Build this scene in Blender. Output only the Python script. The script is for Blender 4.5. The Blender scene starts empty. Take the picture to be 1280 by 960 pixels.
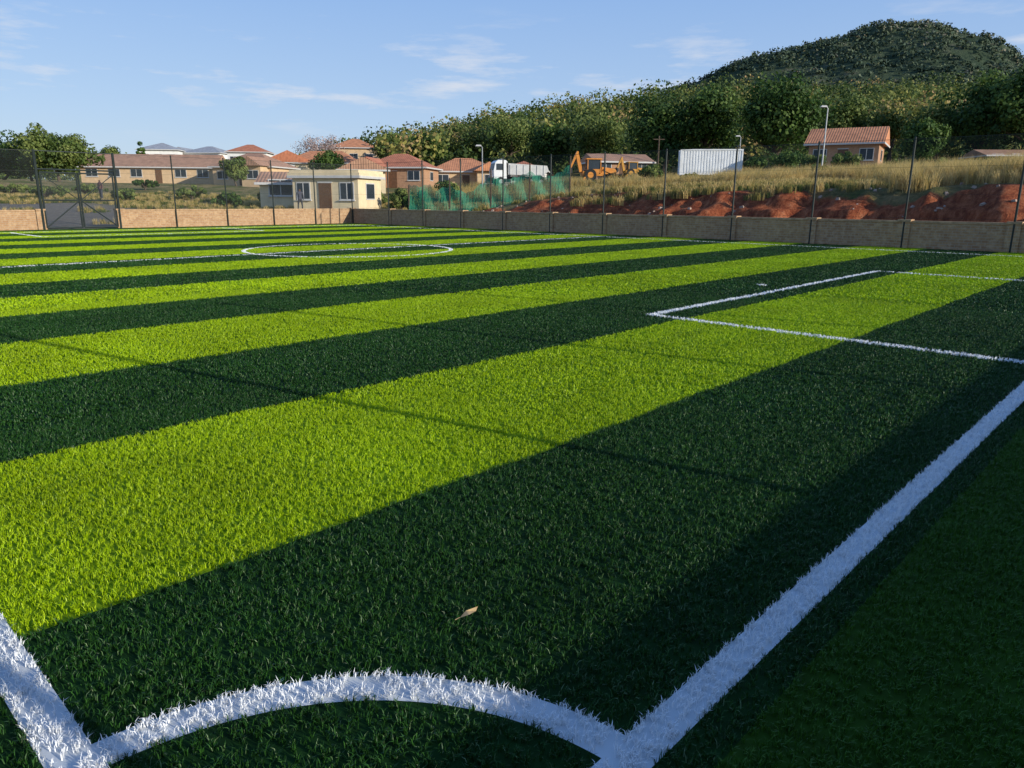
import bpy, math, random
import numpy as np
from mathutils import Vector, Matrix

scene=bpy.context.scene
col=scene.collection
random.seed(7)
rad=math.radians

# ------------------------------------------------------------------ site frame
A=rad(43.306)
FX,FY=-math.sin(A),math.cos(A)      # "depth" axis of the site plan
RX,RY=math.cos(A),math.sin(A)       # "lateral" axis of the site plan
def S(D,L): return (D*FX+L*RX, D*FY+L*RY)
def DL(x,y): return (x*FX+y*FY, x*RX+y*RY)

def ss(a,b,x):
    t=np.clip((x-a)/(b-a),0,1); return t*t*(3-2*t)
def _h(ix,iy,s):
    n=(ix.astype(np.int64)*374761393+iy.astype(np.int64)*668265263+s*1442695)&0x7fffffff
    n=((n^(n>>13))*1274126177)&0x7fffffff
    return ((n^(n>>16))&0xffff)/65535.0
def vn(x,y,sc=1.0,s=0):
    x=np.asarray(x,float)/sc; y=np.asarray(y,float)/sc
    ix=np.floor(x); iy=np.floor(y); fx=x-ix; fy=y-iy
    fx=fx*fx*(3-2*fx); fy=fy*fy*(3-2*fy)
    a=_h(ix,iy,s);b=_h(ix+1,iy,s);c=_h(ix,iy+1,s);d=_h(ix+1,iy+1,s)
    return (a*(1-fx)+b*fx)*(1-fy)+(c*(1-fx)+d*fx)*fy
QT=[-0.6,-.30,-.24,-.18,-.105,0,.14,.223,.31,.7,1.0]
RT=[0,0,2,8,13,21,26,28,30,31,26]
def H(x,y):
    x=np.asarray(x,float); y=np.asarray(y,float)
    dN=np.clip(y-27.2,0,None); dW=np.clip(-39.2-x,0,None)
    d=np.hypot(dN,dW)
    base=.048*np.minimum(d,60)+.022*np.clip(d-60,0,120)
    B=ss(-41,-20,x)
    wob=(vn(x,y*0,1.3,3)-.5)*1.2+(vn(x,y*0,4.,4)-.5)*1.2+(vn(x,y*0,.45,8)-.5)*.6+(vn(x,y,.55,5)-.5)*.75
    yy=y+wob
    prof=.62*ss(27.7,29.0,yy)+.38*ss(29.0,30.8,yy)
    hB=1.70+.30*ss(-22,2,x)
    bank=np.maximum(hB*B*prof, 1.8*ss(40,64,y)*ss(-75,-40,x))
    D,L=DL(x,y); q=L/np.maximum(D,1)
    ridge=np.interp(q,QT,RT)*ss(115,310,D)*(1-.6*ss(420,800,D))
    n=(vn(x,y,3,1)-.5)*.25*ss(0,6,d)+(vn(x,y,20,2)-.5)*.8*ss(10,40,d)
    return base+bank+ridge+n-.02

# ------------------------------------------------------------------ material helpers
def newmat(name):
    m=bpy.data.materials.new(name); m.use_nodes=True
    nt=m.node_tree; b=nt.nodes["Principled BSDF"]
    return m,nt,b
def setin(nt,sock,v):
    if isinstance(v,bpy.types.NodeSocket): nt.links.new(v,sock)
    else: sock.default_value=v
def M(nt,op,a,b=None,c=None):
    n=nt.nodes.new('ShaderNodeMath'); n.operation=op
    setin(nt,n.inputs[0],a)
    if b is not None: setin(nt,n.inputs[1],b)
    if c is not None: setin(nt,n.inputs[2],c)
    return n.outputs[0]
def mix(nt,f,a,b,bt='MIX'):
    n=nt.nodes.new('ShaderNodeMix'); n.data_type='RGBA'; n.blend_type=bt
    setin(nt,n.inputs[0],f); 
    setin(nt,n.inputs[6],a if isinstance(a,bpy.types.NodeSocket) else (*a,1))
    setin(nt,n.inputs[7],b if isinstance(b,bpy.types.NodeSocket) else (*b,1))
    return n.outputs[2]
def noise(nt,vec,scale,detail=4,rough=.55):
    n=nt.nodes.new('ShaderNodeTexNoise'); n.inputs['Scale'].default_value=scale
    n.inputs['Detail'].default_value=detail; n.inputs['Roughness'].default_value=rough
    if vec is not None: nt.links.new(vec,n.inputs['Vector'])
    return n.outputs['Fac']
def ramp(nt,f,stops,interp='LINEAR'):
    r=nt.nodes.new('ShaderNodeValToRGB'); cr=r.color_ramp; cr.interpolation=interp
    while len(cr.elements)<len(stops): cr.elements.new(.5)
    for e,(p,c) in zip(cr.elements,stops):
        e.position=p; e.color=(*c,1) if len(c)==3 else c
    nt.links.new(f,r.inputs[0]); return r.outputs[0]
def pos(nt): return nt.nodes.new('ShaderNodeNewGeometry').outputs['Position']
def objc(nt): return nt.nodes.new('ShaderNodeTexCoord').outputs['Object']
def attr(nt,name):
    n=nt.nodes.new('ShaderNodeAttribute'); n.attribute_name=name; return n
def bump(nt,b,h,strength=.4,dist=.02):
    n=nt.nodes.new('ShaderNodeBump'); n.inputs['Strength'].default_value=strength
    n.inputs['Distance'].default_value=dist; nt.links.new(h,n.inputs['Height'])
    nt.links.new(n.outputs[0],b.inputs['Normal'])
def simple(name,c,rough=.7,var=.25,scale=3,metal=0,spec=.3):
    m,nt,b=newmat(name)
    f=noise(nt,objc(nt),scale,5,.6)
    lo=tuple(x*(1-var) for x in c); hi=tuple(min(1,x*(1+var)) for x in c)
    nt.links.new(ramp(nt,f,[(.3,lo),(.7,hi)]),b.inputs['Base Color'])
    b.inputs['Roughness'].default_value=rough; b.inputs['Metallic'].default_value=metal
    b.inputs['Specular IOR Level'].default_value=spec
    return m

# ---- turf pattern shared by sheet and blades
def turf_mat(name,blade):
    m,nt,b=newmat(name)
    P=pos(nt)
    if blade:
        a=attr(nt,'off').outputs['Vector']
        v=nt.nodes.new('ShaderNodeVectorMath'); v.operation='SUBTRACT'
        nt.links.new(P,v.inputs[0]); nt.links.new(a,v.inputs[1]); P=v.outputs[0]
    sp=nt.nodes.new('ShaderNodeSeparateXYZ'); nt.links.new(P,sp.inputs[0])
    x,y=sp.outputs[0],sp.outputs[1]
    nz=noise(nt,P,.7,3,.6)
    xs_=M(nt,'ADD',x,M(nt,'MULTIPLY',M(nt,'SUBTRACT',nz,.5),.14))
    fr=M(nt,'FRACT',M(nt,'DIVIDE',M(nt,'SUBTRACT',-.7,xs_),4.0))
    dark=M(nt,'LESS_THAN',fr,.5)
    m_=M(nt,'ABSOLUTE',M(nt,'ADD',x,18.4)); n_=M(nt,'ABSOLUTE',M(nt,'SUBTRACT',y,12.62))
    W=.058
    def near(s,v): return M(nt,'LESS_THAN',M(nt,'ABSOLUTE',M(nt,'SUBTRACT',s,v)),W)
    def lt(s,v): return M(nt,'LESS_THAN',s,v)
    def AND(*a):
        r=a[0]
        for k in a[1:]: r=M(nt,'MULTIPLY',r,k)
        return r
    inside=AND(lt(m_,17.558),lt(n_,12.278))
    goal=AND(near(m_,17.5),inside); touch=AND(near(n_,12.22),inside)
    boxf=AND(near(m_,13.21),lt(n_,4.5)); boxs=AND(near(n_,4.45),lt(m_,17.5),M(nt,'GREATER_THAN',m_,13.16))
    half=AND(lt(m_,W),inside)
    def dist(a,b2): return M(nt,'SQRT',M(nt,'ADD',M(nt,'MULTIPLY',a,a),M(nt,'MULTIPLY',b2,b2)))
    circ=near(dist(m_,n_),2.95)
    corner=AND(near(dist(M(nt,'SUBTRACT',m_,17.5),M(nt,'SUBTRACT',n_,12.22)),1.04),inside)
    spot=lt(dist(M(nt,'SUBTRACT',m_,12.66),n_),.1)
    spot2=lt(dist(m_,n_),.12)
    w=goal
    for k in (touch,boxf,boxs,half,circ,corner,spot,spot2): w=M(nt,'MAXIMUM',w,k)
    out_=M(nt,'GREATER_THAN',x,-.72)
    if blade:
        r=attr(nt,'rnd').outputs['Fac']
        dk=ramp(nt,r,[(0,(.011,.042,.007)),(.6,(.021,.080,.011)),(.92,(.040,.12,.022)),(1,(.20,.28,.14))])  # few palest fibres in the dark stripes are painted sun sparkle
        lg=ramp(nt,r,[(0,(.22,.35,.003)),(.6,(.35,.51,.004)),(1,(.48,.61,.02))])
        ot=ramp(nt,r,[(0,(.025,.085,.007)),(1,(.065,.17,.014))])
        wh=(.88,.88,.87)
    else:
        nz2=noise(nt,pos(nt),9,2,.6)
        dk=ramp(nt,nz2,[(.3,(.006,.026,.005)),(.7,(.011,.045,.008))])
        lg=ramp(nt,nz2,[(.3,(.15,.23,.003)),(.7,(.22,.33,.005))]); wh=(.6,.62,.62); ot=ramp(nt,nz2,[(.3,(.02,.05,.004)),(.7,(.03,.08,.006))])
    c=mix(nt,dark,lg,dk); c=mix(nt,out_,c,ot)
    f=nt.nodes.new('ShaderNodeMapRange'); nt.links.new(nz,f.inputs[0])
    f.inputs[1].default_value=.3; f.inputs[2].default_value=.7; f.inputs[3].default_value=.80; f.inputs[4].default_value=1.12
    comb=nt.nodes.new('ShaderNodeVectorMath'); comb.operation='SCALE'
    nt.links.new(c,comb.inputs[0]); nt.links.new(f.outputs[0],comb.inputs[3])
    c=mix(nt,w,comb.outputs[0],wh)
    nt.links.new(c,b.inputs['Base Color'])
    b.inputs['Roughness'].default_value=.42 if blade else .9
    b.inputs['Specular IOR Level'].default_value=.24 if blade else .1
    return m
turf_sheet=turf_mat('turf_backing',False); turf_blade=turf_mat('turf_fibre',True)

def foliage(name,stops,tr=.25,rough=.6):
    m,nt,b=newmat(name)
    t=attr(nt,'tint').outputs['Fac']
    c=ramp(nt,t,stops)
    nt.links.new(c,b.inputs['Base Color']); b.inputs['Roughness'].default_value=rough
    b.inputs['Specular IOR Level'].default_value=.2
    if tr>0:
        out=nt.nodes['Material Output']
        tn=nt.nodes.new('ShaderNodeBsdfTranslucent'); nt.links.new(c,tn.inputs[0])
        ms=nt.nodes.new('ShaderNodeMixShader'); ms.inputs[0].default_value=tr
        nt.links.new(b.outputs[0],ms.inputs[1]); nt.links.new(tn.outputs[0],ms.inputs[2])
        nt.links.new(ms.outputs[0],out.inputs[0])
    return m
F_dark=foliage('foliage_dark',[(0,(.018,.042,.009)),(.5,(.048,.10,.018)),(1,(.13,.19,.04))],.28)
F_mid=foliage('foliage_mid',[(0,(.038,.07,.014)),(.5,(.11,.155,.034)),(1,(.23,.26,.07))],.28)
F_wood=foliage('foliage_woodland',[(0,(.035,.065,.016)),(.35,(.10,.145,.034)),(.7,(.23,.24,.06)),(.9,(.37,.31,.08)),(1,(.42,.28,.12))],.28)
F_hill=foliage('foliage_hill',[(0,(.022,.042,.026)),(.5,(.058,.088,.046)),(.85,(.12,.14,.075)),(1,(.22,.19,.13))],0)  # greyed greens: distance haze is mixed into the leaf colour
F_bare=foliage('twigs',[(0,(.26,.18,.15)),(1,(.46,.34,.29))],.1)
F_dry=foliage('dry_grass',[(0,(.09,.13,.025)),(.22,(.22,.21,.05)),(.45,(.50,.36,.11)),(1,(.74,.56,.24))],.45)
bark=simple('bark',(.09,.065,.045),.9,.4,8)

def brick_mat(name,c1,c2,mort):
    m,nt,b=newmat(name)
    g=pos(nt); sp=nt.nodes.new('ShaderNodeSeparateXYZ'); nt.links.new(g,sp.inputs[0])
    cb=nt.nodes.new('ShaderNodeCombineXYZ')
    nt.links.new(M(nt,'ADD',sp.outputs[0],sp.outputs[1]),cb.inputs[0]); nt.links.new(sp.outputs[2],cb.inputs[1])
    br=nt.nodes.new('ShaderNodeTexBrick'); nt.links.new(cb.outputs[0],br.inputs[0])
    br.inputs['Scale'].default_value=1; br.inputs['Brick Width'].default_value=.235; br.inputs['Row Height'].default_value=.085
    br.inputs['Mortar Size'].default_value=.010; br.inputs['Color1'].default_value=(*c1,1); br.inputs['Color2'].default_value=(*c2,1); br.inputs['Mortar'].default_value=(*mort,1)
    f=noise(nt,g,.9,6,.65)
    c=mix(nt,M(nt,'MULTIPLY',f,.7),br.outputs[0],tuple(x*.5 for x in c1))
    f3=noise(nt,g,7,4,.75)
    c=mix(nt,ramp(nt,f3,[(.45,(0,0,0)),(.7,(.6,.6,.6))]),c,(.60,.42,.24))
    nt.links.new(c,b.inputs['Base Color']); b.inputs['Roughness'].default_value=.9
    bump(nt,b,br.outputs['Fac'],-.4,.01)
    return m
brick=brick_mat('clay_brick',(.52,.30,.14),(.36,.18,.08),(.42,.33,.23))
coping=simple('brick_coping',(.42,.27,.15),.9,.35,6)
steel_dark=simple('dark_green_steel',(.02,.028,.024),.5,.3,4)
steel_grey=simple('galvanised_steel',(.35,.36,.36),.45,.2,5,.5)
def net_mat(name,c,opac):
    m,nt,b=newmat(name)
    out=nt.nodes['Material Output']
    b.inputs['Base Color'].default_value=(*c,1); b.inputs['Roughness'].default_value=.7
    t=nt.nodes.new('ShaderNodeBsdfTransparent'); ms=nt.nodes.new('ShaderNodeMixShader')
    f=noise(nt,pos(nt),1.2,3)
    nt.links.new(M(nt,'MULTIPLY',M(nt,'ADD',f,.5),opac),ms.inputs[0])
    nt.links.new(t.outputs[0],ms.inputs[1]); nt.links.new(b.outputs[0],ms.inputs[2]); nt.links.new(ms.outputs[0],out.inputs[0])
    return m
chain=net_mat('chain_link_wire',(.14,.16,.15),.07)
shadenet=net_mat('green_shade_cloth',(.03,.30,.17),.58)

# ------------------------------------------------------------------ mesh helpers
def link(o,parent=None):
    col.objects.link(o)
    if parent: o.parent=parent
    return o
def empty(name,loc=(0,0,0),rz=0):
    e=bpy.data.objects.new(name,None); e.location=loc; e.rotation_euler=(0,0,rz); e.empty_display_size=.3
    return link(e)
class MB:
    def __init__(s): s.v=[];s.f=[];s.m=[]
    def add(s,vs,fs,mi=0):
        n=len(s.v); s.v+= [tuple(p) for p in vs]; s.f+=[tuple(n+i for i in f) for f in fs]; s.m+=[mi]*len(fs)
    def box(s,c,d,mi=0,rz=0,ry=0,taper=1.0):
        hx,hy,hz=d[0]/2,d[1]/2,d[2]/2; vs=[]
        R=Matrix.Rotation(rz,3,'Z')@Matrix.Rotation(ry,3,'Y')
        for z in(-1,1):
            k=1 if z<0 else taper
            for x,y in((-1,-1),(1,-1),(1,1),(-1,1)):
                p=R@Vector((x*hx*k,y*hy*k,z*hz)); vs.append((p.x+c[0],p.y+c[1],p.z+c[2]))
        s.add(vs,[(3,2,1,0),(4,5,6,7),(0,1,5,4),(1,2,6,5),(2,3,7,6),(3,0,4,7)],mi)
    def cyl(s,p0,p1,r0,r1=None,n=8,mi=0):
        r1=r0 if r1 is None else r1
        p0=Vector(p0);p1=Vector(p1); d=(p1-p0).normalized()
        a=d.orthogonal().normalized(); b=d.cross(a); vs=[]
        for p,r in((p0,r0),(p1,r1)):
            for i in range(n):
                t=2*math.pi*i/n; vs.append(p+a*math.cos(t)*r+b*math.sin(t)*r)
        fs=[(i,(i+1)%n,n+(i+1)%n,n+i) for i in range(n)]+[tuple(range(n-1,-1,-1)),tuple(range(n,2*n))]
        s.add(vs,fs,mi)
    def prism(s,poly,y0,y1,mi=0):
        n=len(poly); vs=[(x,y0,z) for x,z in poly]+[(x,y1,z) for x,z in poly]
        fs=[tuple(range(n)),tuple(range(2*n-1,n-1,-1))]+[((i+1)%n,i,n+i,n+(i+1)%n) for i in range(n)]
        s.add(vs,fs,mi)
    def build(s,name,mats,parent=None,loc=(0,0,0),rz=0,bevel=0):
        me=bpy.data.meshes.new(name); me.from_pydata(s.v,[],s.f)
        for m in mats: me.materials.append(m)
        me.polygons.foreach_set('material_index',s.m)
        me.update()
        o=bpy.data.objects.new(name,me); o.location=loc; o.rotation_euler=(0,0,rz); link(o,parent)
        if bevel:
            b=o.modifiers.new('bevel','BEVEL'); b.width=bevel; b.segments=2; b.limit_method='ANGLE'
        return o
def np_obj(name,V,Fc,mats,tint=None,parent=None,mi=None,loc=(0,0,0)):
    me=bpy.data.meshes.new(name); me.from_pydata(V.tolist() if hasattr(V,'tolist') else V,[],Fc.tolist() if hasattr(Fc,'tolist') else Fc)
    for m in mats: me.materials.append(m)
    if mi is not None: me.polygons.foreach_set('material_index',mi)
    if tint is not None:
        a=me.attributes.new('tint','FLOAT','POINT'); a.data.foreach_set('value',np.asarray(tint,np.float32))
    me.update()
    o=bpy.data.objects.new(name,me); o.location=loc
    return link(o,parent)

# ------------------------------------------------------------------ ground
def axis(lo,hi,step,out):
    a=list(np.arange(lo,hi+1e-6,step)); s=step; p=hi
    while p<out: s*=1.16; p+=s; a.append(p)
    s=step; p=lo
    while p>-out: s*=1.16; p-=s; a.insert(0,p)
    return np.array(a)
gx=axis(-62,10,.22,2600); gy=axis(-6,64,.42,2600); gy=np.unique(np.concatenate([gy,np.arange(27,32,.14)]))
X,Y=np.meshgrid(gx,gy); Z=H(X,Y)
V=np.stack([X.ravel(),Y.ravel(),Z.ravel()],1)
nx,ny=len(gx),len(gy)
i=np.arange(nx-1); j=np.arange(ny-1); I,J=np.meshgrid(i,j); k=(J*nx+I).ravel()
Fq=np.stack([k,k+1,k+nx+1,k+nx],1)
m,nt,b=newmat('earth')
P=pos(nt)
n1=noise(nt,P,.35,6,.65); n2=noise(nt,P,3.5,6,.75)
dry=ramp(nt,n2,[(.3,(.16,.12,.05)),(.5,(.34,.25,.11)),(.72,(.48,.36,.18))])
grn=ramp(nt,n2,[(.3,(.06,.09,.02)),(.7,(.18,.19,.06))])
g=mix(nt,ramp(nt,n1,[(.42,(0,0,0)),(.6,(1,1,1))]),dry,grn)
mp=nt.nodes.new('ShaderNodeMapping'); nt.links.new(P,mp.inputs[0]); mp.inputs['Scale'].default_value=(1.8,1.0,.6)
n4=noise(nt,mp.outputs[0],2.2,9,.78)
red=ramp(nt,n4,[(.3,(.12,.026,.012)),(.46,(.36,.09,.036)),(.58,(.60,.19,.08)),(.75,(.72,.36,.20))])
soil=attr(nt,'soil').outputs['Fac']; gravel=attr(nt,'gravel').outputs['Fac']
sm=nt.nodes.new('ShaderNodeMapRange'); nt.links.new(M(nt,'ADD',soil,M(nt,'MULTIPLY',M(nt,'SUBTRACT',n2,.5),.9)),sm.inputs[0]); sm.inputs[1].default_value=.4; sm.inputs[2].default_value=.6
c=mix(nt,sm.outputs[0],g,red)
grv=ramp(nt,n2,[(.3,(.16,.14,.12)),(.7,(.30,.27,.23))])
c=mix(nt,gravel,c,grv)
nt.links.new(c,b.inputs['Base Color']); b.inputs['Roughness'].default_value=.95; b.inputs['Specular IOR Level'].default_value=.1
bump(nt,b,n4,1.0,.5)
ground=np_obj('ground',V,Fq,[m])
xs,ys=V[:,0],V[:,1]
so=ss(-44,-36,xs)*(1-ss(29.6,31.0,ys+(vn(xs,ys,2,9)-.5)*1.4))*ss(26.8,27.2,ys)
so=np.maximum(so,.55*ss(27,28,ys)*(1-ss(40,60,ys))*ss(-47,-35,xs)*(vn(xs,ys,6,11)>.62))
gr=ss(-75,-70,xs)*(1-ss(-39.5,-39,xs))*ss(3,6,ys)*(1-ss(19,24,ys+.5*(vn(xs,ys,3,1)*6)))
for nm,ar in(('soil',so),('gravel',gr)):
    a=ground.data.attributes.new(nm,'FLOAT','POINT'); a.data.foreach_set('value',ar.astype(np.float32))
ground.data.polygons.foreach_set('use_smooth',[True]*len(ground.data.polygons))

# ------------------------------------------------------------------ artificial turf
WX0,WX1,WY0,WY1=-38.5,1.7,-1.3,26.6
me=bpy.data.meshes.new('artificial_turf_pitch')
me.from_pydata([(WX0,WY0,.0),(WX1,WY0,.0),(WX1,WY1,.0),(WX0,WY1,.0)],[],[(0,1,2,3)]); me.materials.append(turf_sheet)
turf=link(bpy.data.objects.new('artificial_turf_pitch',me))
def blade_patch(name,size,n,w,hh,seed):
    r=np.random.default_rng(seed)
    # fibres are tufted: several fibres share a stitch
    ns=n//4; sx_=r.uniform(-size/2,size/2,ns); sy_=r.uniform(-size/2,size/2,ns); k_=r.integers(0,ns,n)
    px=sx_[k_]+r.normal(0,.003,n); py=sy_[k_]+r.normal(0,.003,n)
    a=r.uniform(0,2*np.pi,n); h=r.uniform(.6,1,n)*hh
    la=r.uniform(0,2*np.pi,n); ll=r.uniform(.1,.8,n)*hh
    lx=np.cos(la)*ll+.004; ly=np.sin(la)*ll
    wx=np.cos(a)*w/2; wy=np.sin(a)*w/2
    k=np.zeros((n,5,3)); off=np.zeros((n,5,3))
    k[:,0]=np.stack([px-wx,py-wy,0*px],1); k[:,1]=np.stack([px+wx,py+wy,0*px],1)
    mx=px+lx*.3; my=py+ly*.3
    k[:,2]=np.stack([mx+wx*.9,my+wy*.9,h*.6],1); k[:,3]=np.stack([mx-wx*.9,my-wy*.9,h*.6],1)
    k[:,4]=np.stack([px+lx,py+ly,h*r.uniform(.75,1,n)],1)
    off[:,:,0]=k[:,:,0]-px[:,None]; off[:,:,1]=k[:,:,1]-py[:,None]
    f=[]
    for q in (np.arange(n)*5).tolist(): f.append((q,q+1,q+2,q+3)); f.append((q+3,q+2,q+4))
    me=bpy.data.meshes.new(name); me.from_pydata(k.reshape(-1,3).tolist(),[],f)
    at=me.attributes.new('off','FLOAT_VECTOR','POINT'); at.data.foreach_set('vector',off.ravel().astype(np.float32))
    at=me.attributes.new('rnd','FLOAT','POINT'); at.data.foreach_set('value',np.repeat(r.uniform(0,1,n),5).astype(np.float32))
    me.materials.append(turf_blade); me.update(); return me
def instancer(name,pts,child_mesh,parent,child_name):
    me=bpy.data.meshes.new(name); me.from_pydata([tuple(p) for p in pts],[],[])
    o=link(bpy.data.objects.new(name,me),parent); o.instance_type='VERTS'
    c=link(bpy.data.objects.new(child_name,child_mesh),o)
    return o
lods=[(15000,.0028,.031),(8000,.0045,.031),(3000,.010,.030)]
groups={}
for ix in range(int(math.ceil(WX1-WX0))):
    for iy in range(int(math.ceil(WY1-WY0))):
        cx=WX1-.5-ix; cy=WY0+.5+iy
        if cx<WX0+.4 or cy>WY1-.4: continue
        d=math.hypot(cx,cy); l=0 if d<5.5 else 1 if d<12 else 2
        groups.setdefault((l,random.randrange(3)),[]).append((cx,cy,.001))
for (l,v),pts in sorted(groups.items()):
    n,w,hh=lods[l]
    instancer('fibre_tiles_%d_%d'%(l,v),pts,blade_patch('fibre_tuft_%d_%d'%(l,v),1.0,n,w,hh,10*l+v),turf,'fibre_tuft_%d_%d'%(l,v))

# dry leaf lying on the turf
mb=MB(); mb.add([(0,0,.0),(.03,.012,.012),(.065,.0,.006),(.03,-.014,.01),(.075,.004,.02)],[(0,3,1),(1,3,2),(1,2,4)],0)
mb.cyl((-.02,-.003,0),(0,0,.002),.0015,.001,5,0)
mb.build('dry_leaf',[simple('dry_leaf_brown',(.42,.29,.14),.7,.3,40)],None,(-1.70,1.55,.027),rad(75))

# ------------------------------------------------------------------ boundary walls + fences
WH=.85; FH=3.45
def wall(name,segs,axis_x,piers):
    e=empty(name)
    mb=MB(); cp=MB()
    for (a,b_,fixed) in segs:
        L=b_-a; c=(a+b_)/2
        if axis_x:
            mb.box((c,fixed,WH/2-.15),(L,.22,WH+.3-.06)); cp.box((c,fixed,WH-.0),(L+.01,.27,.07))
        else:
            mb.box((fixed,c,WH/2-.15),(.22,L,WH+.3-.06)); cp.box((fixed,c,WH-.0),(.27,L+.01,.07))
    for p in piers: mb.box((p[0],p[1],WH/2-.14),(.36,.36,WH+.3))
    for p in piers: cp.box((p[0],p[1],WH+.035),(.40,.40,.07))
    mb.build('brickwork',[brick],e); cp.build('coping',[coping],e)
npost=[-1.4-3.03*i_ for i_ in range(12)]
wposts=[10.1,13.35,16.05,18.75,21.45,24.1]; wsouth=[7.4,4.7,2.0]
eposts=[3.57+.212*3.0+2.95*i_ for i_ in range(-1,8)]
wy=26.72; wx=-38.62; ex=1.82; sy=-1.42
wall('brick_wall',[(-38.5,1.7,wy)],True,[(x,wy+.0) for x in npost])
wall('brick_wall',[(13.45,26.82,wx),(-1.5,10.0,wx)],False,[(wx,13.4),(wx,10.05),(wx,26.72)])
wall('brick_wall',[(-1.5,26.82,ex)],False,[(ex,26.72)])
wall('brick_wall',[(-38.5,1.7,sy)],True,[(ex,sy),(wx,sy)])
def fence(posts,start,end,gap=None):
    e=empty('chain_link_fence')
    mb=MB()
    for p in posts: mb.cyl((p[0],p[1],0.0),(p[0],p[1],FH),.034,.034,8); mb.cyl((p[0],p[1],FH),(p[0],p[1],FH+.03),.045,.02,8)
    mb.build('posts',[steel_dark],e)
    w=MB()
    spans=[(start,end)] if not gap else [(start,gap[0]),(gap[1],end)]
    nb=MB()
    for a,b_ in spans:
        for z in (WH+.12,1.7,2.55,FH-.03): w.cyl((a[0],a[1],z),(b_[0],b_[1],z),.004 if z<FH-.1 else .010,None,4)
        nb.add([(a[0],a[1],WH+.05),(b_[0],b_[1],WH+.05),(b_[0],b_[1],FH-.03),(a[0],a[1],FH-.03)],[(0,1,2,3)])
    w.build('tension_wires',[steel_dark],e); nb.build('wire_mesh',[chain],e)
    return e
fy=26.56; fxw=-38.46; fxe=1.66; fys=-1.26
fence([(x,fy) for x in npost]+[(-38.3,fy),(1.5,fy)],(-38.3,fy),(1.5,fy))
fence([(fxw,y) for y in wposts+wsouth+[-.6]],(fxw,-1.1),(fxw,26.4),gap=((fxw,10.1),(fxw,13.35)))
fence([(fxe,y) for y in eposts],(fxe,-1.1),(fxe,26.4))
fence([(x,fys) for x in npost],(-38.3,fys),(1.5,fys))
e=empty('wire_gate')
mb=MB()
for a,b_ in((10.22,11.68),(11.77,13.23)):
    for y in(a,b_): mb.cyl((fxw,y,.08),(fxw,y,2.5),.04,None,8)
    for z in(.08,1.3,2.5): mb.cyl((fxw,a,z),(fxw,b_,z),.035,None,8)
mb.cyl((fxw,10.22,.1),(fxw,11.68,1.28),.03,None,6); mb.cyl((fxw,13.23,.1),(fxw,11.77,1.28),.03,None,6)
mb.cyl((fxw,10.22,2.45),(fxw,11.68,1.32),.02,None,6); mb.cyl((fxw,13.23,2.45),(fxw,11.77,1.32),.02,None,6)
for y in (10.1,13.35): mb.cyl((fxw+.0,y,0),(fxw,y,FH+.01),.06,None,8)
mb.cyl((fxw,10.1,2.64),(fxw,13.35,2.64),.035,None,8); mb.cyl((fxw,10.1,FH-.03),(fxw,13.35,FH-.03),.02,None,6)
mb.build('frame',[steel_dark],e)
nb=MB(); nb.add([(fxw+.01,10.22,.1),(fxw+.01,13.23,.1),(fxw+.01,13.23,2.5),(fxw+.01,10.22,2.5)],[(0,1,2,3)]); nb.build('wire_mesh',[net_mat('gate_wire',(.10,.11,.11),.15)],e)

# ------------------------------------------------------------------ buildings
plaster_cream=simple('cream_plaster',(.72,.58,.36),.9,.12,1.5)
plaster_tan=simple('tan_plaster',(.62,.43,.25),.9,.12,1.5)
plaster_white=simple('white_plaster',(.76,.74,.70),.9,.1,1.5)
facebrick=simple('face_brick',(.42,.24,.14),.9,.2,5)
glass=simple('window_glass',(.03,.04,.05),.35,.2,2,0,.3)
frame_w=simple('window_frame',(.55,.53,.5),.6,.1,3)
door_m=simple('timber_door',(.14,.07,.035),.6,.2,5)
def tile_mat(name,c):
    m,nt,b=newmat(name); o=objc(nt)
    w=nt.nodes.new('ShaderNodeTexWave'); w.inputs['Scale'].default_value=1.2; w.bands_direction='X'; nt.links.new(o,w.inputs[0])
    f=noise(nt,o,1.3,5,.7)
    cc=ramp(nt,f,[(.3,tuple(x*.65 for x in c)),(.7,tuple(min(1,x*1.25) for x in c))])
    cc=mix(nt,M(nt,'MULTIPLY',w.outputs['Fac'],.25),cc,tuple(x*.5 for x in c))
    nt.links.new(cc,b.inputs['Base Color']); b.inputs['Roughness'].default_value=.85
    bump(nt,b,w.outputs['Fac'],.5,.05); return m
roof_red=tile_mat('clay_roof_tiles',(.50,.18,.09)); roof_brown=tile_mat('brown_roof_tiles',(.42,.23,.14))
roof_grey=tile_mat('grey_roof_sheeting',(.34,.35,.37)); roof_orange=tile_mat('orange_roof_tiles',(.58,.24,.11))
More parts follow.
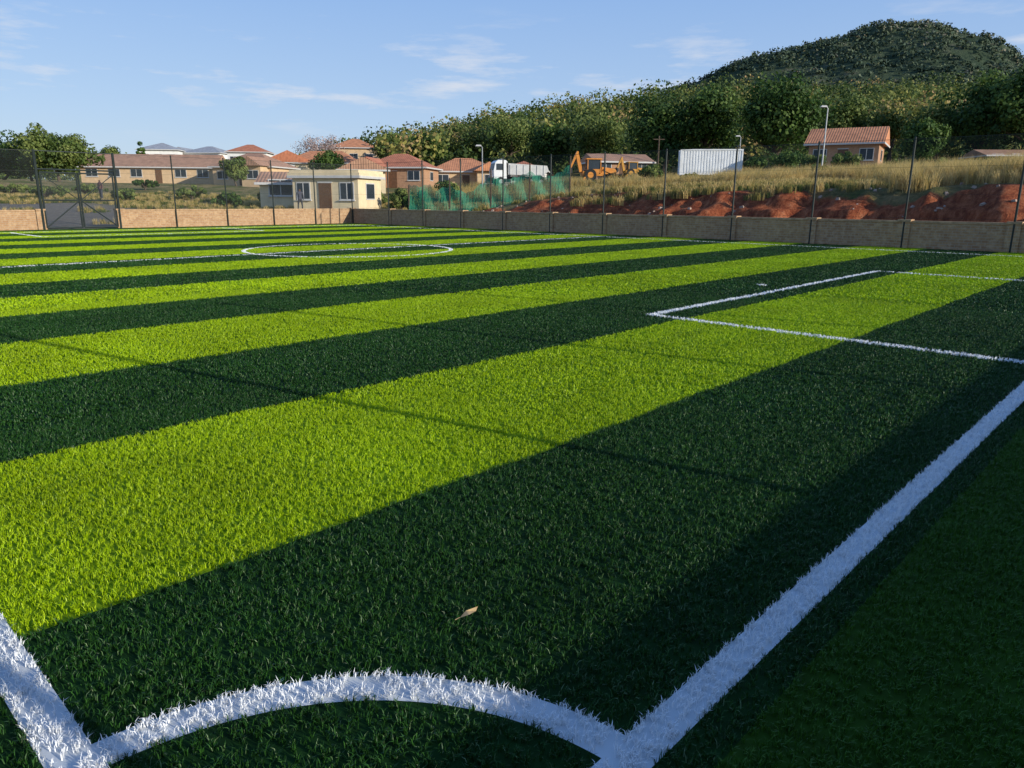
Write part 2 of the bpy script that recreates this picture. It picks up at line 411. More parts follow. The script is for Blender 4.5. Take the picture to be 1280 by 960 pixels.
def house(name,D,L,w,d,h,rz,roof,rh,wm,rm,storeys=1,nwin=3,dz=0,over=.5,door=True,wing=None):
    x,y=S(D,L); z=float(H(x,y))+dz
    e=empty(name,(x,y,z),A+rad(rz))
    mb=MB(); mb.box((0,0,h/2-1.1),(w,d,h+2.2)); 
    if wing: mb.box((wing*w*.3,-d*.5-1.2,h/2-.6),(w*.32,2.4,h+1.18))
    mb.build('walls',[wm],e)
    r=MB()
    def rf(cx,cy,w,d,z0,rh,kind):
        hw,hd=w/2+over,d/2+over
        if kind=='hip':
            k=min(hw,hd)*.95
            if hw>=hd: a=(-(hw-k),0);c_=((hw-k),0)
            else: a=(0,-(hd-k));c_=(0,(hd-k))
            vs=[(cx-hw,cy-hd,z0),(cx+hw,cy-hd,z0),(cx+hw,cy+hd,z0),(cx-hw,cy+hd,z0),(cx+a[0],cy+a[1],z0+rh),(cx+c_[0],cy+c_[1],z0+rh)]
            if hw>=hd: fs=[(0,1,5,4),(1,2,5),(2,3,4,5),(3,0,4),(3,2,1,0)]
            else: fs=[(0,1,4),(1,2,5,4),(2,3,5),(3,0,4,5),(3,2,1,0)]
            r.add(vs,fs)
        elif kind=='gable':
            vs=[(cx-hw,cy-hd,z0),(cx+hw,cy-hd,z0),(cx+hw,cy+hd,z0),(cx-hw,cy+hd,z0),(cx-hw,cy,z0+rh),(cx+hw,cy,z0+rh)]
            r.add(vs,[(0,1,5,4),(2,3,4,5),(1,2,5),(3,0,4),(3,2,1,0)])
        elif kind=='gablef':
            vs=[(cx-hw,cy-hd,z0),(cx+hw,cy-hd,z0),(cx+hw,cy+hd,z0),(cx-hw,cy+hd,z0),(cx,cy-hd,z0+rh),(cx,cy+hd,z0+rh)]
            r.add(vs,[(0,4,5,3),(1,2,5,4),(0,1,4),(2,3,5),(3,2,1,0)])
        else:
            r.box((cx,cy,z0+.12),(w+over*2,d+over*2,.22)); r.box((cx,cy,z0+.33),(w+over*1.2,d+over*1.2,.2))
    rf(0,0,w,d,h+.002,rh,roof)
    if wing: rf(wing*w*.3,-d*.5-.6,w*.32,4.2,h+.01,rh*.62,'gablef')
    r.build('roof',[rm],e)
    fa=MB(); hw,hd=w/2+over,d/2+over
    fa.box((0,-hd-.02,h-.06),(2*hw,.04,.18)); fa.box((-hw-.02,0,h-.06),(.04,2*hd,.18)); fa.box((hw+.02,0,h-.06),(.04,2*hd,.18))
    fa.build('fascia',[frame_w],e)
    wn=MB()
    for s in range(storeys):
        zc=1.55+s*2.8
        for k in range(nwin):
            xx=-w/2+w*(k+.5)/nwin
            if wing and abs(xx-wing*w*.3)<w*.18: yy=-d/2-2.4
            else: yy=-d/2
            ww=min(1.7,w/nwin*.55)
            if door and s==0 and k==nwin//2:
                wn.box((xx,yy-.03,1.05),(1.0,.06,2.1),2); wn.box((xx,yy-.02,2.16),(1.15,.05,.1),1); continue
            wn.box((xx,yy-.015,zc),(ww+.16,.05,1.26),1); wn.box((xx,yy-.03,zc),(ww,.05,1.1),0)
            wn.box((xx,yy-.045,zc),(.06,.05,1.1),1); wn.box((xx,yy-.06,zc-.66),(ww+.3,.14,.07),1)
        for sx in(-1,1):
            wn.box((sx*(w/2+.015),0,zc),(.05,1.5,1.2),1); wn.box((sx*(w/2+.03),0,zc),(.05,1.34,1.04),0)
    wn.build('windows_and_door',[glass,frame_w,door_m],e)
    return e
def lat(u,D): return (u-640)/945.*D
house('long_bungalow',128,lat(200,128),21,8,2.5,4,'gable',2.2,plaster_tan,roof_brown,nwin=6)
house('double_storey_house',190,lat(210,190),9,9,6.0,10,'hip',1.8,plaster_white,roof_grey,2,3,dz=1.4)
house('double_storey_house',195,lat(268,195),10,9,5.8,-8,'hip',1.8,plaster_white,roof_grey,2,3,dz=1.4)
house('double_storey_house',185,lat(318,185),9,8,6.0,5,'hip',1.9,plaster_white,roof_red,2,3,dz=1.3)
house('double_storey_house',200,lat(238,200),6,8,6,0,'gablef',1.6,plaster_white,roof_grey,2,2,dz=1.0)
house('bungalow',122,lat(322,122),10,8,2.8,-12,'hip',2.2,plaster_tan,roof_brown,nwin=3,wing=1)
house('bungalow',150,lat(365,150),9,8,4.0,12,'gablef',2.2,plaster_white,roof_red,nwin=2)
house('double_storey_house',175,lat(447,175),10,9,6.2,6,'hip',2.2,plaster_tan,roof_orange,2,3,dz=.6)
house('bungalow',150,lat(410,150),14,8,4.0,-4,'hip',2.4,plaster_cream,roof_orange,nwin=3)
house('cream_bungalow',84,lat(456,84),4.6,6,2.3,10,'gablef',1.3,plaster_cream,roof_brown,nwin=2)
house('bungalow',104,lat(503,104),8.4,7,2.6,-10,'hip',1.9,facebrick,roof_red,nwin=3,wing=-1)
house('bungalow',112,lat(580,112),10,8,2.6,8,'hip',2.0,plaster_tan,roof_orange,nwin=3,wing=1)
house('bungalow',118,lat(655,118),7,8,2.6,-6,'hip',1.6,plaster_white,roof_red,nwin=3)
house('brick_house',86,lat(1052,86),7.0,7,2.7,-30,'gable',1.9,facebrick,roof_orange,nwin=3)
house('brick_house',98,lat(768,98),7.0,6,2.3,12,'gable',1.1,facebrick,roof_brown,nwin=3)
house('brick_house',104,lat(1245,104),7,6,2.0,-4,'gable',.9,facebrick,roof_brown,nwin=3)
house('guardhouse',57,lat(423,57),5.2,4,2.6,-14,'flat',.3,plaster_cream,plaster_cream,nwin=3,over=.25)
house('lean_to_shed',61,lat(358,61),3.2,4,1.9,6,'gable',.9,plaster_cream,roof_brown,nwin=1,over=.3,door=False)

# ------------------------------------------------------------------ shipping container
x,y=S(78,lat(884,78)); z=float(H(x,y))+.05
e=empty('shipping_container',(x,y,z+.0),A+rad(-8))
cont=simple('container_paint',(.82,.82,.80),.6,.12,1.2)
mb=MB(); Lc,Wc,Hc=6.1,2.44,2.5
mb.box((0,0,Hc/2),(Lc-.1,Wc-.1,Hc-.1))
for sgn in(-1,1):
    k=-Lc/2+.2
    while k<Lc/2-.2:
        mb.box((k,sgn*(Wc/2-.04),Hc/2),(.14,.035,Hc-.3)); k+=.28
for sx in(-1,1):
    for sgn in(-1,1): mb.box((sx*(Lc/2-.05),sgn*(Wc/2-.05),Hc/2),(.13,.13,Hc))
for sgn in(-1,1):
    for zz in(.08,Hc-.06): mb.box((0,sgn*(Wc/2-.045),zz),(Lc-.22,.12,.13))
for k in(-.8,-.3,.3,.8): mb.cyl((Lc/2+.0,k,.2),(Lc/2+.0,k,Hc-.2),.025,None,6)
mb.build('corrugated_body',[cont],e)

# ------------------------------------------------------------------ street lamps
def lamp(D,L,h,z=None,face=1):
    x,y=S(D,L); z=float(H(x,y)) if z is None else z
    e=empty('street_lamp',(x,y,z),A)
    mb=MB(); mb.cyl((0,0,-.3),(0,0,h),.08,.045,10); mb.cyl((0,0,-.1),(0,0,.5),.14,.13,10)
    mb.cyl((0,0,h-.02),(-.25*face,0,h+.12),.04,.035,8); mb.build('pole',[steel_grey],e)
    hd=MB(); hd.box((-.5*face,0,h+.14),(.6,.24,.14),0,0,0,.7); hd.box((-.5*face,0,h+.05),(.5,.18,.05),1)
    hd.build('lamp_head',[frame_w,glass],e,bevel=.02)
lamp(66,lat(1023,66),5.5,face=.7); lamp(72,lat(603,72),4.3,face=.7); lamp(92,lat(920,92),4.0,face=.7)
for (D,u,h) in ((95,820,5.0),):
    x,y=S(D,lat(u,D)); mb=MB(); mb.cyl((0,0,-.3),(0,0,h),.12,.08,8); mb.box((0,0,h-.4),(1.4,.1,.1)); mb.build('utility_pole',[bark],None,(x,y,float(H(x,y))),A)

# ------------------------------------------------------------------ tipper truck
white_p=simple('white_paint',(.78,.78,.76),.35,.08,2); tyre=simple('tyre_rubber',(.02,.02,.02),.9,.2,8)
yellow=simple('yellow_machine_paint',(.50,.24,.03),.5,.2,2); dkmetal=simple('chassis_black',(.03,.03,.03),.6,.2,4); bed_m=simple('grey_steel_bed',(.5,.5,.48),.5,.15,2)
orange=simple('orange_machine_paint',(.62,.24,.04),.5,.2,2)
def wheel(mb,x,y,r,w,mt,mh):
    mb.cyl((x,y-w/2,r),(x,y+w/2,r),r,None,20,mt); mb.cyl((x,y-w/2-.02,r),(x,y+w/2+.02,r),r*.5,None,12,mh)
x,y=S(80,lat(648,80)); e=empty('tipper_truck',(x,y,float(H(x,y))+.1),A+rad(14)); e.scale=(.9,.9,.9)
mb=MB(); mb.prism([(-3.2,.75),(-3.25,1.7),(-3.05,2.6),(-2.75,2.85),(-1.75,2.85),(-1.7,.75)],-1.15,1.15); mb.build('cab',[white_p],e,bevel=.05)
g_=MB(); g_.prism([(-3.28,1.75),(-3.10,2.5),(-3.06,2.5),(-3.24,1.75)],-1.0,1.0); 
for s in(-1,1): g_.box((-2.5,s*1.16,2.1),(.85,.03,.7))
g_.build('cab_windows',[glass],e)
b2=MB(); b2.prism([(-1.5,1.25),(-1.5,2.5),(3.1,2.3),(3.3,1.75),(2.7,1.15)],-1.2,1.2); 
for k in range(6): 
    for s in(-1,1): b2.box((-1.3+k*.8,s*1.23,1.8),(.1,.08,1.05))
b2.prism([(-1.6,2.5),(-1.6,2.7),(-2.3,3.0),(-2.3,2.95),(-1.5,2.48)],-1.1,1.1)
b2.build('tipper_bed',[bed_m],e)
c2=MB(); c2.box((0,0,.95),(6.0,.9,.25)); c2.box((-3.3,0,.75),(.15,2.3,.4)); c2.box((-.6,-1.0,.85),(.9,.5,.5)); c2.build('chassis',[dkmetal],e)
w_=MB()
for xx in(-2.4,1.2,2.4):
    for s in(-1,1): wheel(w_,xx,s*1.0,.5,.35,0,1)
for s in(-1,1):w_.box((-3.35,s*.85,1.05),(.06,.3,.2),1)
w_.build('wheels_and_lamps',[tyre,bed_m],e)

# ------------------------------------------------------------------ backhoe loader
def backhoe(D,L,rz,paint,sc,dz=0):
    x,y=S(D,L); e=empty('backhoe_loader',(x,y,float(H(x,y))+.1+dz),A+rad(rz)); e.scale=(sc,sc,sc)
    mb=MB(); mb.prism([(1.0,.9),(1.0,1.75),(2.7,1.55),(2.9,1.3),(2.9,.8)],-.55,.55); mb.box((0,0,.85),(2.6,1.2,.4)); mb.build('body_and_bonnet',[paint],e,bevel=.04)
    cb=MB()
    for xx in(-.8,.85):
        for s in(-1,1): cb.box((xx,s*.65,1.8),(.1,.1,1.7))
    cb.box((0,0,2.7),(2.0,1.6,.14)); cb.box((0,0,1.25),(1.7,1.3,.45)); cb.build('cab_frame',[paint],e)
    gl=MB(); gl.box((0,0,2.05),(1.55,1.24,1.1)); gl.build('cab_glass',[glass],e)
    bm=MB()
    bm.prism([(-1.3,.9),(-1.75,1.1),(-2.3,3.3),(-2.1,3.65),(-1.9,3.3),(-1.35,1.3)],-.22,.22)
    bm.prism([(-2.35,3.2),(-2.0,3.65),(-1.9,3.5),(-2.8,1.6),(-3.0,1.65)],-.18,.18)
    bm.box((-1.25,0,.95),(.4,1.8,.5)); 
    for s in(-1,1): bm.prism([(-1.3,.5),(-1.1,.5),(-1.2,.05),(-1.5,.0),(-1.5,.1)],s*1.0-.08,s*1.0+.08)
    for s in(-1,1): bm.prism([(1.2,1.35),(1.3,1.55),(3.4,.7),(3.35,.5)],s*.62-.06,s*.62+.06)
    bm.build('boom_and_arms',[paint],e)
    bk=MB(); bk.prism([(-3.1,1.7),(-2.7,1.55),(-2.65,1.05),(-3.0,.8),(-3.25,1.0),(-2.95,1.2)],-.35,.35)
    bk.prism([(3.3,.25),(3.35,.9),(3.5,.95),(3.6,.4),(4.2,.22),(3.4,.15)],-1.15,1.15); bk.build('buckets',[dkmetal],e)
    wl=MB()
    for s in(-1,1): wheel(wl,-.5,s*.85,.75,.42,0,1); wheel(wl,2.1,s*.8,.5,.32,0,1)
    wl.build('wheels',[tyre,paint],e)
backhoe(82,lat(740,82),6,orange,.85); backhoe(93,lat(788,93),12,yellow,.65,.2)

# green shade cloth fence
e=empty('shade_cloth_fence'); mb=MB(); pts=[(-35.4,28.6),(-33.0,29.7),(-30.8,30.9),(-28.7,31.9),(-26.6,32.9)]
n=60; vs=[];fs=[]
for i_ in range(n+1):
    t=i_/n*(len(pts)-1); k=min(int(t),len(pts)-2); f=t-k
    x=pts[k][0]*(1-f)+pts[k+1][0]*f; y=pts[k][1]*(1-f)+pts[k+1][1]*f; sag=math.sin(f*math.pi)*(.22+.25*(k%2))+.12*math.sin(i_*1.9)*.5
    z=float(H(x,y))
    for j_ in range(5):
        o_=.07*math.sin(i_*.9+j_*1.3)
        vs.append((x+o_*.6,y-o_*.8,z-.1+(1.85-sag+(.5 if i_<9 else 0))*j_/4))
for i_ in range(n):
    for j_ in range(4): a=i_*5+j_; fs.append((a,a+5,a+6,a+1))
mb.add(vs,fs); mb.build('cloth',[shadenet],e)
p_=MB()
for q in pts: 
    z=float(H(*q)); p_.cyl((q[0],q[1],z-.3),(q[0],q[1],z+2.2),.045,None,6)
p_.build('poles',[bark],e)

# ------------------------------------------------------------------ vegetation
def quads(C,R,sz,rng,outward=.6):
    n=len(C)
    nrm=rng.normal(size=(n,3)); nrm/=np.linalg.norm(nrm,axis=1)[:,None]
    nrm=nrm*(1-outward)+R*outward; nrm/=np.linalg.norm(nrm,axis=1)[:,None]+1e-9
    t=np.cross(nrm,rng.normal(size=(n,3))); t/=np.linalg.norm(t,axis=1)[:,None]+1e-9
    b_=np.cross(nrm,t); s=sz*rng.uniform(.5,1.2,n)[:,None]
    V=np.stack([C-t*s*.5,C+b_*s*.36,C+t*s*.5,C-b_*s*.36],1).reshape(-1,3)
    return V
def cloud(centers,radii,per,sz,rng,tints,flat=.8):
    k=len(centers); C0=np.repeat(centers,per,0); r=np.repeat(radii,per)
    d=rng.normal(size=(k*per,3)); d/=np.linalg.norm(d,axis=1)[:,None]
    rr=r*(.5+.5*rng.uniform(0,1,k*per)**.55)
    C=C0+d*rr[:,None]*np.array([1,1,flat])
    V=quads(C,d,sz if np.isscalar(sz) else np.repeat(sz,per),rng,.62)
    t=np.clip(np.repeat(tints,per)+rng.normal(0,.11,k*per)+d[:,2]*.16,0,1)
    return V,np.repeat(t,4)
def make_tree(name,D,L,h,cr,trunk,seed,mat,nclump=42,per=110,sz=.38,squash=.85):
    rng=np.random.default_rng(seed); x,y=S(D,L)
    z0=float(H(x,y))
    ch=(h-trunk)/2; cz=trunk+ch
    d=rng.normal(size=(nclump,3)); d/=np.linalg.norm(d,axis=1)[:,None]
    rr=np.clip(rng.uniform(.2,1,nclump)**.5*(.82+.25*rng.uniform(-1,1,nclump)),0,1)
    C=d*rr[:,None]*np.array([cr*.80,cr*.80,ch*.76])+np.array([0,0,cz])
    rad_=rng.uniform(.24,.40,nclump)*min(cr,ch*1.15)
    V,t=cloud(C,rad_,per,sz,rng,rng.uniform(.1,.9,nclump),squash)
    mb=MB(); fk=Vector((rng.normal()*.1*cr,rng.normal()*.1*cr,trunk+.25*ch))
    tr=max(.1,h*.028)
    mb.cyl((0,0,-.4),tuple(fk),tr*1.25,tr*.75,8)
    for c in C[:14]:
        midp=fk.lerp(Vector(c),.5)+Vector((rng.normal()*.2,rng.normal()*.2,.25))
        mb.cyl(fk,midp,tr*.5,tr*.3,6); mb.cyl(midp,Vector(c),tr*.3,tr*.1,5)
    nb=len(mb.v); nq=len(V)//4
    F=[tuple(f) for f in mb.f]+(np.arange(nq*4).reshape(-1,4)+nb).tolist()
    Vt=np.concatenate([np.array(mb.v),V]); tt=np.concatenate([np.zeros(nb),t])
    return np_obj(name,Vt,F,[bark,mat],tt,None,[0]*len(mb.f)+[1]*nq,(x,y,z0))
def T(name,u,D,vt,wpx,mat,seed,trunkf=.18,**k):
    L=lat(u,D); x,y=S(D,L); z0=float(H(x,y)); vh=248+.0068*u
    top=1.45+D*(vh-vt)*.00103; h=max(1.2,top-z0)
    return make_tree(name,D,L,h,wpx/2/945*D*1.12,h*trunkf,seed,mat,**k)
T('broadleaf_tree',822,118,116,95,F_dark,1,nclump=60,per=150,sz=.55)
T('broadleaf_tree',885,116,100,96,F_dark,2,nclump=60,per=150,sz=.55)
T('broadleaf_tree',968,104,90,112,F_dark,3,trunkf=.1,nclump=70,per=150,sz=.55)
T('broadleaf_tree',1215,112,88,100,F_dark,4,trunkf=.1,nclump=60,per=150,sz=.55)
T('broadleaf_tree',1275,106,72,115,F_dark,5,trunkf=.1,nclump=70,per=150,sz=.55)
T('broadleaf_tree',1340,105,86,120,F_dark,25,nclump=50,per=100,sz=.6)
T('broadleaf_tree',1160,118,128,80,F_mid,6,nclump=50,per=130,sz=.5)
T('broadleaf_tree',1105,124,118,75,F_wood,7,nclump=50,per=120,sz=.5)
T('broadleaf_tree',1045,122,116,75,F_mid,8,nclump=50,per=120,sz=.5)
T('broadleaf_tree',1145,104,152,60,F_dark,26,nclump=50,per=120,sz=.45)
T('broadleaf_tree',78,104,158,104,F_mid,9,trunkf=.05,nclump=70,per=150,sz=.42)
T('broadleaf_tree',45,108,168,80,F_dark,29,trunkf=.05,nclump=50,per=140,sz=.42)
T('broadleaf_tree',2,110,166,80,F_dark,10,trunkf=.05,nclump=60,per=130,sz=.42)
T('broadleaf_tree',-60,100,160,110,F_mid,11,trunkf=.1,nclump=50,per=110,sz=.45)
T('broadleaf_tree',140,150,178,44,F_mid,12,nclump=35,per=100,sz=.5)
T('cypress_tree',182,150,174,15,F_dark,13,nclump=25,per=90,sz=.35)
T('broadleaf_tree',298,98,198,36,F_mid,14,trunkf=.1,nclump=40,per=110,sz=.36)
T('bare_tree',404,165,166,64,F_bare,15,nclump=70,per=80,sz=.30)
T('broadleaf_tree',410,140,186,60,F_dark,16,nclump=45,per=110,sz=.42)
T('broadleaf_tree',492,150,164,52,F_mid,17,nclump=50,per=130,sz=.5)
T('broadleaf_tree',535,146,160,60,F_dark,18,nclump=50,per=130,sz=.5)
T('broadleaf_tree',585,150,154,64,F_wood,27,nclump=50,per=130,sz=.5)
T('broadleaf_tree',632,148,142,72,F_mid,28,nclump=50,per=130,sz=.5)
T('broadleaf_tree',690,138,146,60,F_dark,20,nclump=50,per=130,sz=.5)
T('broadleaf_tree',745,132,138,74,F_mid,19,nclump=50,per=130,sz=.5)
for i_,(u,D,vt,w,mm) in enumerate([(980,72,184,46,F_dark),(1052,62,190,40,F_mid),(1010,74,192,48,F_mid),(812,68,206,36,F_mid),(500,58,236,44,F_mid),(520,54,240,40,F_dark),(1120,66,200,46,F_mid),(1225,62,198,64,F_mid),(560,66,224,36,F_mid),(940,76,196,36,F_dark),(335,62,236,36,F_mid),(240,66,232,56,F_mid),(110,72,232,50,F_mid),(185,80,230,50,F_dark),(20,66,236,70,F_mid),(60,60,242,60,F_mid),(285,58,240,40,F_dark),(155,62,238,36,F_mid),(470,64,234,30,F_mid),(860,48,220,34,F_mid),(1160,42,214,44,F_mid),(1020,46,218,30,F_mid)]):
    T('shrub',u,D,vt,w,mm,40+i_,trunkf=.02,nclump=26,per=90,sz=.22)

# woodland on the hillside: one object
rng=np.random.default_rng(99)
n=1400; Dd=rng.uniform(135,345,n); q=rng.uniform(-.28,.80,n); Ll=q*Dd
keep=((np.interp(q,QT,RT)>2)|(rng.uniform(0,1,n)<.25))&((q>-.15)|(Dd>215)); Dd,Ll=Dd[keep],Ll[keep]; n=len(Dd)
xw,yw=S(Dd,Ll); zw=H(xw,yw)
cr=rng.uniform(2.6,6.4,n); hh=cr*rng.uniform(1.5,2.1,n)
sub=7
C=np.repeat(np.stack([xw,yw,zw+hh-cr*.7],1),sub,0)+np.clip(rng.normal(size=(n*sub,3)),-1.5,1.5)*np.repeat(cr,sub)[:,None]*np.array([.45,.45,.32])
tt=np.clip(np.repeat(np.clip(rng.normal(.38,.30,n),0,1),sub)+rng.normal(0,.10,n*sub),0,1)
V,t=cloud(C,np.repeat(cr,sub)*.42,22,.95,rng,tt,.85)
np_obj('woodland',V,np.arange(len(V)).reshape(-1,4),[F_wood],t)
n=420; Dd=rng.uniform(205,330,n); Ll=rng.uniform(-.80,-.16,n)*Dd; xw,yw=S(Dd,Ll); zw=H(xw,yw); cr=rng.uniform(2.2,4.8,n)
C=np.repeat(np.stack([xw,yw,zw+cr*.8],1),2,0)+rng.normal(size=(n*2,3))*1.3
V,t=cloud(C,np.repeat(cr,2)*.7,34,.9,rng,np.repeat(rng.uniform(.0,.7,n),2),.85)
np_obj('distant_tree_belt',V,np.arange(len(V)).reshape(-1,4),[F_wood],t)

# distant hill
LT=[-400,-150,0,100,201,274,329,383,429,484,543,590,700,900,1200]
ZT=[0,6,20,70,120,150,164,176,181,175,146,128,95,50,0]
def HH(D,L):
    return np.interp(L,LT,ZT)*ss(480,880,D)*(1-ss(960,1600,D))+ (vn(D,L,30,21)-.5)*11*ss(550,800,D)+(vn(D,L,110,22)-.5)*18*ss(550,850,D)
dg=np.linspace(460,1500,150); lg=np.linspace(-420,1250,230); DG,LG=np.meshgrid(dg,lg)
ZG=HH(DG,LG)+4; ZG=np.where((DG<470)|(LG<-400)|(LG>1240),-5,ZG)
xg,yg=S(DG,LG); V=np.stack([xg.ravel(),yg.ravel(),ZG.ravel()],1); nx_=len(dg); ny_=len(lg)
I,J=np.meshgrid(np.arange(nx_-1),np.arange(ny_-1)); k=(J*nx_+I).ravel()
m,nt,b=newmat('hill_bush'); P=pos(nt); f=noise(nt,P,.04,8,.75); f2=noise(nt,P,.010,4)
c=mix(nt,M(nt,'MULTIPLY',f2,.6),ramp(nt,f,[(.38,(.03,.05,.03)),(.56,(.08,.10,.055)),(.66,(.22,.19,.13))]),(.055,.08,.05))  # slight blue-grey cast of aerial haze painted into the hill colour
nt.links.new(c,b.inputs['Base Color']); b.inputs['Roughness'].default_value=1; b.inputs['Specular IOR Level'].default_value=0; bump(nt,b,f,.8,5)
hill=np_obj('hill',V,np.stack([k,k+nx_,k+nx_+1,k+1],1),[m],None)
hill.data.polygons.foreach_set('use_smooth',[True]*len(hill.data.polygons))
n=9000; Dd=rng.uniform(620,990,n); Ll=rng.uniform(0,800,n)
kp=vn(Dd,Ll,28,55)+vn(Dd,Ll,9,56)*.5>.45; Dd,Ll=Dd[kp],Ll[kp]; n=len(Dd)
zz=HH(Dd,Ll)+4; xh,yh=S(Dd,Ll)
tn_=np.clip(.55*vn(Dd,Ll,60,57)+.15+rng.normal(0,.18,n),0,1); cr=rng.uniform(2,5.8,n)
V,t=cloud(np.stack([xh,yh,zz+cr*.45],1),cr,14,2.9,rng,tn_,.85)
np_obj('bush_cover',V,np.arange(len(V)).reshape(-1,4),[F_hill],t,hill)

# dry grass
def grass_patch(name,size,n,h0,h1,w,seed,lean=.35,greenish=.0):
    r=np.random.default_rng(seed)
    nt_=max(4,n//28); tx=r.uniform(-size/2,size/2,nt_); ty=r.uniform(-size/2,size/2,nt_); th=r.uniform(h0,h1,nt_); tti=r.uniform(0,1,nt_)
    k=r.integers(0,nt_,n); px=tx[k]+r.normal(0,.07,n); py=ty[k]+r.normal(0,.07,n); h=th[k]*r.uniform(.6,1.1,n)
    a=r.uniform(0,2*np.pi,n); la=r.uniform(0,2*np.pi,n); ll=h*r.uniform(.05,lean*1.6,n)
    lx=np.cos(la)*ll; ly=np.sin(la)*ll; wx_=np.cos(a)*w/2; wy_=np.sin(a)*w/2
    v=np.zeros((n,5,3))
    v[:,0]=np.stack([px-wx_,py-wy_,0*px-.1],1); v[:,1]=np.stack([px+wx_,py+wy_,0*px-.1],1)
    v[:,2]=np.stack([px+lx*.35+wx_,py+ly*.35+wy_,h*.6],1); v[:,3]=np.stack([px+lx*.35-wx_,py+ly*.35-wy_,h*.6],1)
    v[:,4]=np.stack([px+lx,py+ly,h],1)
    f=[]
    for q_ in (np.arange(n)*5).tolist(): f+= [(q_,q_+1,q_+2,q_+3),(q_+3,q_+2,q_+4)]
    me=bpy.data.meshes.new(name); me.from_pydata(v.reshape(-1,3).tolist(),[],f)
    t=np.clip(np.repeat(np.clip(tti[k]*.8+r.uniform(-.1,.3,n)-greenish,0,1),5),0,1)
    at=me.attributes.new('tint','FLOAT','POINT'); at.data.foreach_set('value',t.astype(np.float32)); me.materials.append(F_dry); me.update(); return me
dg_=bpy.data.objects.new('dry_grass',None); link(dg_)
rng=np.random.default_rng(5)
P_=[];Q_=[]
for _ in range(3000):
    y=29.8+abs(rng.normal(0,1))*15; x=rng.uniform(-62,8)
    if x<-43 and y<31: continue
    if vn(x,y,5,31)<.25: continue
    if y<31.2 and vn(x,y,2,33)<.5: continue
    p=(x,y,float(H(x,y))-.03)
    if x<-24 and y<46: 
        if rng.uniform()<.6: Q_.append(p)
    elif vn(x,y,7,36)<.35: Q_.append(p)
    else: P_.append(p)
for _ in range(700):
    x=rng.uniform(-76,-40); y=rng.uniform(-6,34)
    if 2<y<20 and x>-60 and rng.uniform()<.8: continue
    Q_.append((x,y,float(H(x,y))-.03))
kinds=[(1.4,420,.3,.65,.016,1,-.1,P_,0,3),(1.4,360,.45,.95,.018,2,-.1,P_,1,3),(1.4,300,.55,1.15,.018,4,-.05,P_,2,3),(1.4,420,.12,.32,.020,3,.30,Q_,0,2),(1.4,380,.15,.45,.020,5,.0,Q_,1,2)]
for i_,(s_,n_,a_,b_,w_,sd_,gg,pl,o0,st) in enumerate(kinds):
    instancer('tussock_field_%d'%i_,pl[o0::st],grass_patch('tussock_%d'%i_,s_,n_,a_,b_,w_,sd_,.35,gg),dg_,'tussock_%d'%i_)
# stones and rubble along the bank
stone=simple('pale_stone',(.36,.27,.21),.9,.35,6); mb=MB()
for _ in range(170):
    x=rng.uniform(-40,2); y=rng.uniform(28.0,32); s_=rng.uniform(.04,.15); z=float(H(x,y))
    mb.box((x,y,z+s_*.2),(s_*rng.uniform(.8,1.6),s_,s_*.7),0,rng.uniform(0,3),rng.uniform(-.4,.4),.7)
mb.build('rubble_stones',[stone],None)

# ------------------------------------------------------------------ people in the distance
def person(D,u,turn,shirt,pants):
    x,y=S(D,lat(u,D)); z=float(H(x,y))
    me=bpy.data.meshes.new('person')
    J=[(0,0,.95),(0,0,1.2),(0,0,1.42),(0,0,1.52),(0,-.01,1.66),(.10,0,.9),(.13,-.04,.5),(.13,.03,.08),(.13,-.13,.03),(-.10,0,.9),(-.14,.05,.5),(-.15,.12,.08),(-.15,-.02,.03),(.19,0,1.40),(.25,.02,1.13),(.24,-.1,.88),(-.19,0,1.40),(-.26,.04,1.13),(-.25,-.04,.86)]
    Eg=[(0,1),(1,2),(2,3),(3,4),(0,5),(5,6),(6,7),(7,8),(0,9),(9,10),(10,11),(11,12),(2,13),(13,14),(14,15),(2,16),(16,17),(17,18)]
    Rr=[.14,.13,.13,.055,.10,.095,.065,.045,.035,.095,.065,.045,.035,.06,.045,.03,.06,.045,.03]
    me.from_pydata(J,Eg,[]); o=link(bpy.data.objects.new('person',me)); o.location=(x,y,z); o.rotation_euler=(0,0,A+turn)
    o.modifiers.new('skin','SKIN')
    if me.skin_vertices:
        for vtx,r_ in zip(me.skin_vertices[0].data,Rr): vtx.radius=(r_,r_*.85)
        me.skin_vertices[0].data[0].use_root=True
    sb=o.modifiers.new('sub','SUBSURF'); sb.levels=1; sb.render_levels=2
    m,nt,b=newmat('person_clothes'); sp=nt.nodes.new('ShaderNodeSeparateXYZ'); nt.links.new(objc(nt),sp.inputs[0])
    c=ramp(nt,M(nt,'DIVIDE',sp.outputs[2],1.8),[(0,(.02,.02,.02)),(.05,pants),(.53,shirt),(.83,(.10,.05,.03)),(.955,(.01,.01,.01))],'CONSTANT')
    nt.links.new(c,b.inputs['Base Color']); b.inputs['Roughness'].default_value=.85; me.materials.append(m)
person(54,375,.5,(.05,.05,.07),(.03,.03,.04))
person(60,127,-.4,(.10,.04,.04),(.03,.035,.05))

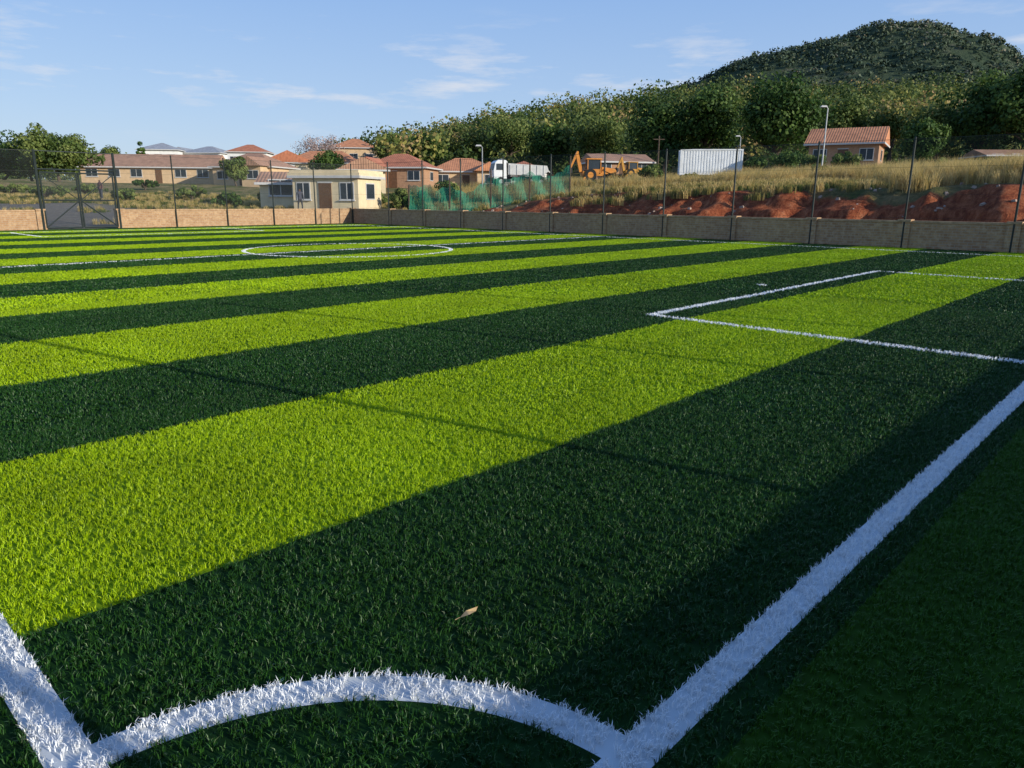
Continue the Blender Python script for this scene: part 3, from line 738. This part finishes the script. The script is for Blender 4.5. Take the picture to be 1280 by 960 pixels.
# ------------------------------------------------------------------ light + sky
EL=rad(16); az=math.atan2(.212,1)
sd=Vector((math.cos(EL)*math.cos(az),math.cos(EL)*math.sin(az),math.sin(EL)))
sl=bpy.data.lights.new('sun','SUN'); sl.energy=5.0; sl.angle=rad(.5); sl.color=(1,.95,.84)
so_=link(bpy.data.objects.new('sun',sl)); so_.rotation_euler=(-sd).to_track_quat('-Z','Y').to_euler(); so_.location=(20,5,15)
w=bpy.data.worlds.new("World"); scene.world=w; w.use_nodes=True; nt=w.node_tree
bg=nt.nodes['Background']; sky=nt.nodes.new('ShaderNodeTexSky'); sky.sky_type='NISHITA'; sky.sun_disc=False
sky.sun_elevation=EL; sky.sun_rotation=rad(90)-az; sky.air_density=1.0; sky.dust_density=.6; sky.ozone_density=1.5
tc=nt.nodes.new('ShaderNodeTexCoord'); mp=nt.nodes.new('ShaderNodeMapping'); mp.inputs['Scale'].default_value=(1,1,6)
mp.inputs['Location'].default_value=(.35,.2,.1)
nt.links.new(tc.outputs['Generated'],mp.inputs[0])
n1=noise(nt,mp.outputs[0],5.2,8,.6)
sp=nt.nodes.new('ShaderNodeSeparateXYZ'); nt.links.new(tc.outputs['Generated'],sp.inputs[0])
band=ramp(nt,sp.outputs[2],[(.06,(0,0,0)),(.12,(1,1,1)),(.17,(.9,.9,.9)),(.23,(0,0,0))])
cl=M(nt,'MULTIPLY',ramp(nt,n1,[(.54,(0,0,0)),(.68,(1,1,1))]),band)
haze=ramp(nt,sp.outputs[2],[(0,(.52,.65,.82)),(.10,(.42,.59,.86)),(.30,(.23,.43,.84)),(1,(.07,.18,.52))])
sc_=nt.nodes.new('ShaderNodeVectorMath'); sc_.operation='SCALE'; nt.links.new(haze,sc_.inputs[0]); sc_.inputs[3].default_value=9.6
hz=mix(nt,.78,sky.outputs[0],sc_.outputs[0])
c=mix(nt,M(nt,'MULTIPLY',cl,.7),hz,(6.8,7.0,7.5))
nt.links.new(c,bg.inputs[0]); bg.inputs[1].default_value=.112

# ------------------------------------------------------------------ camera
cam=bpy.data.objects.new('camera',bpy.data.cameras.new('camera')); link(cam)
cam.location=(0,0,1.45); cam.rotation_euler=(rad(75.902),rad(-.382),rad(43.306))
cam.data.sensor_width=36; cam.data.lens=916.2/1280*36; cam.data.clip_start=.05; cam.data.clip_end=6000
scene.camera=cam
scene.view_settings.view_transform='Standard'; scene.view_settings.look='None'; scene.view_settings.exposure=0
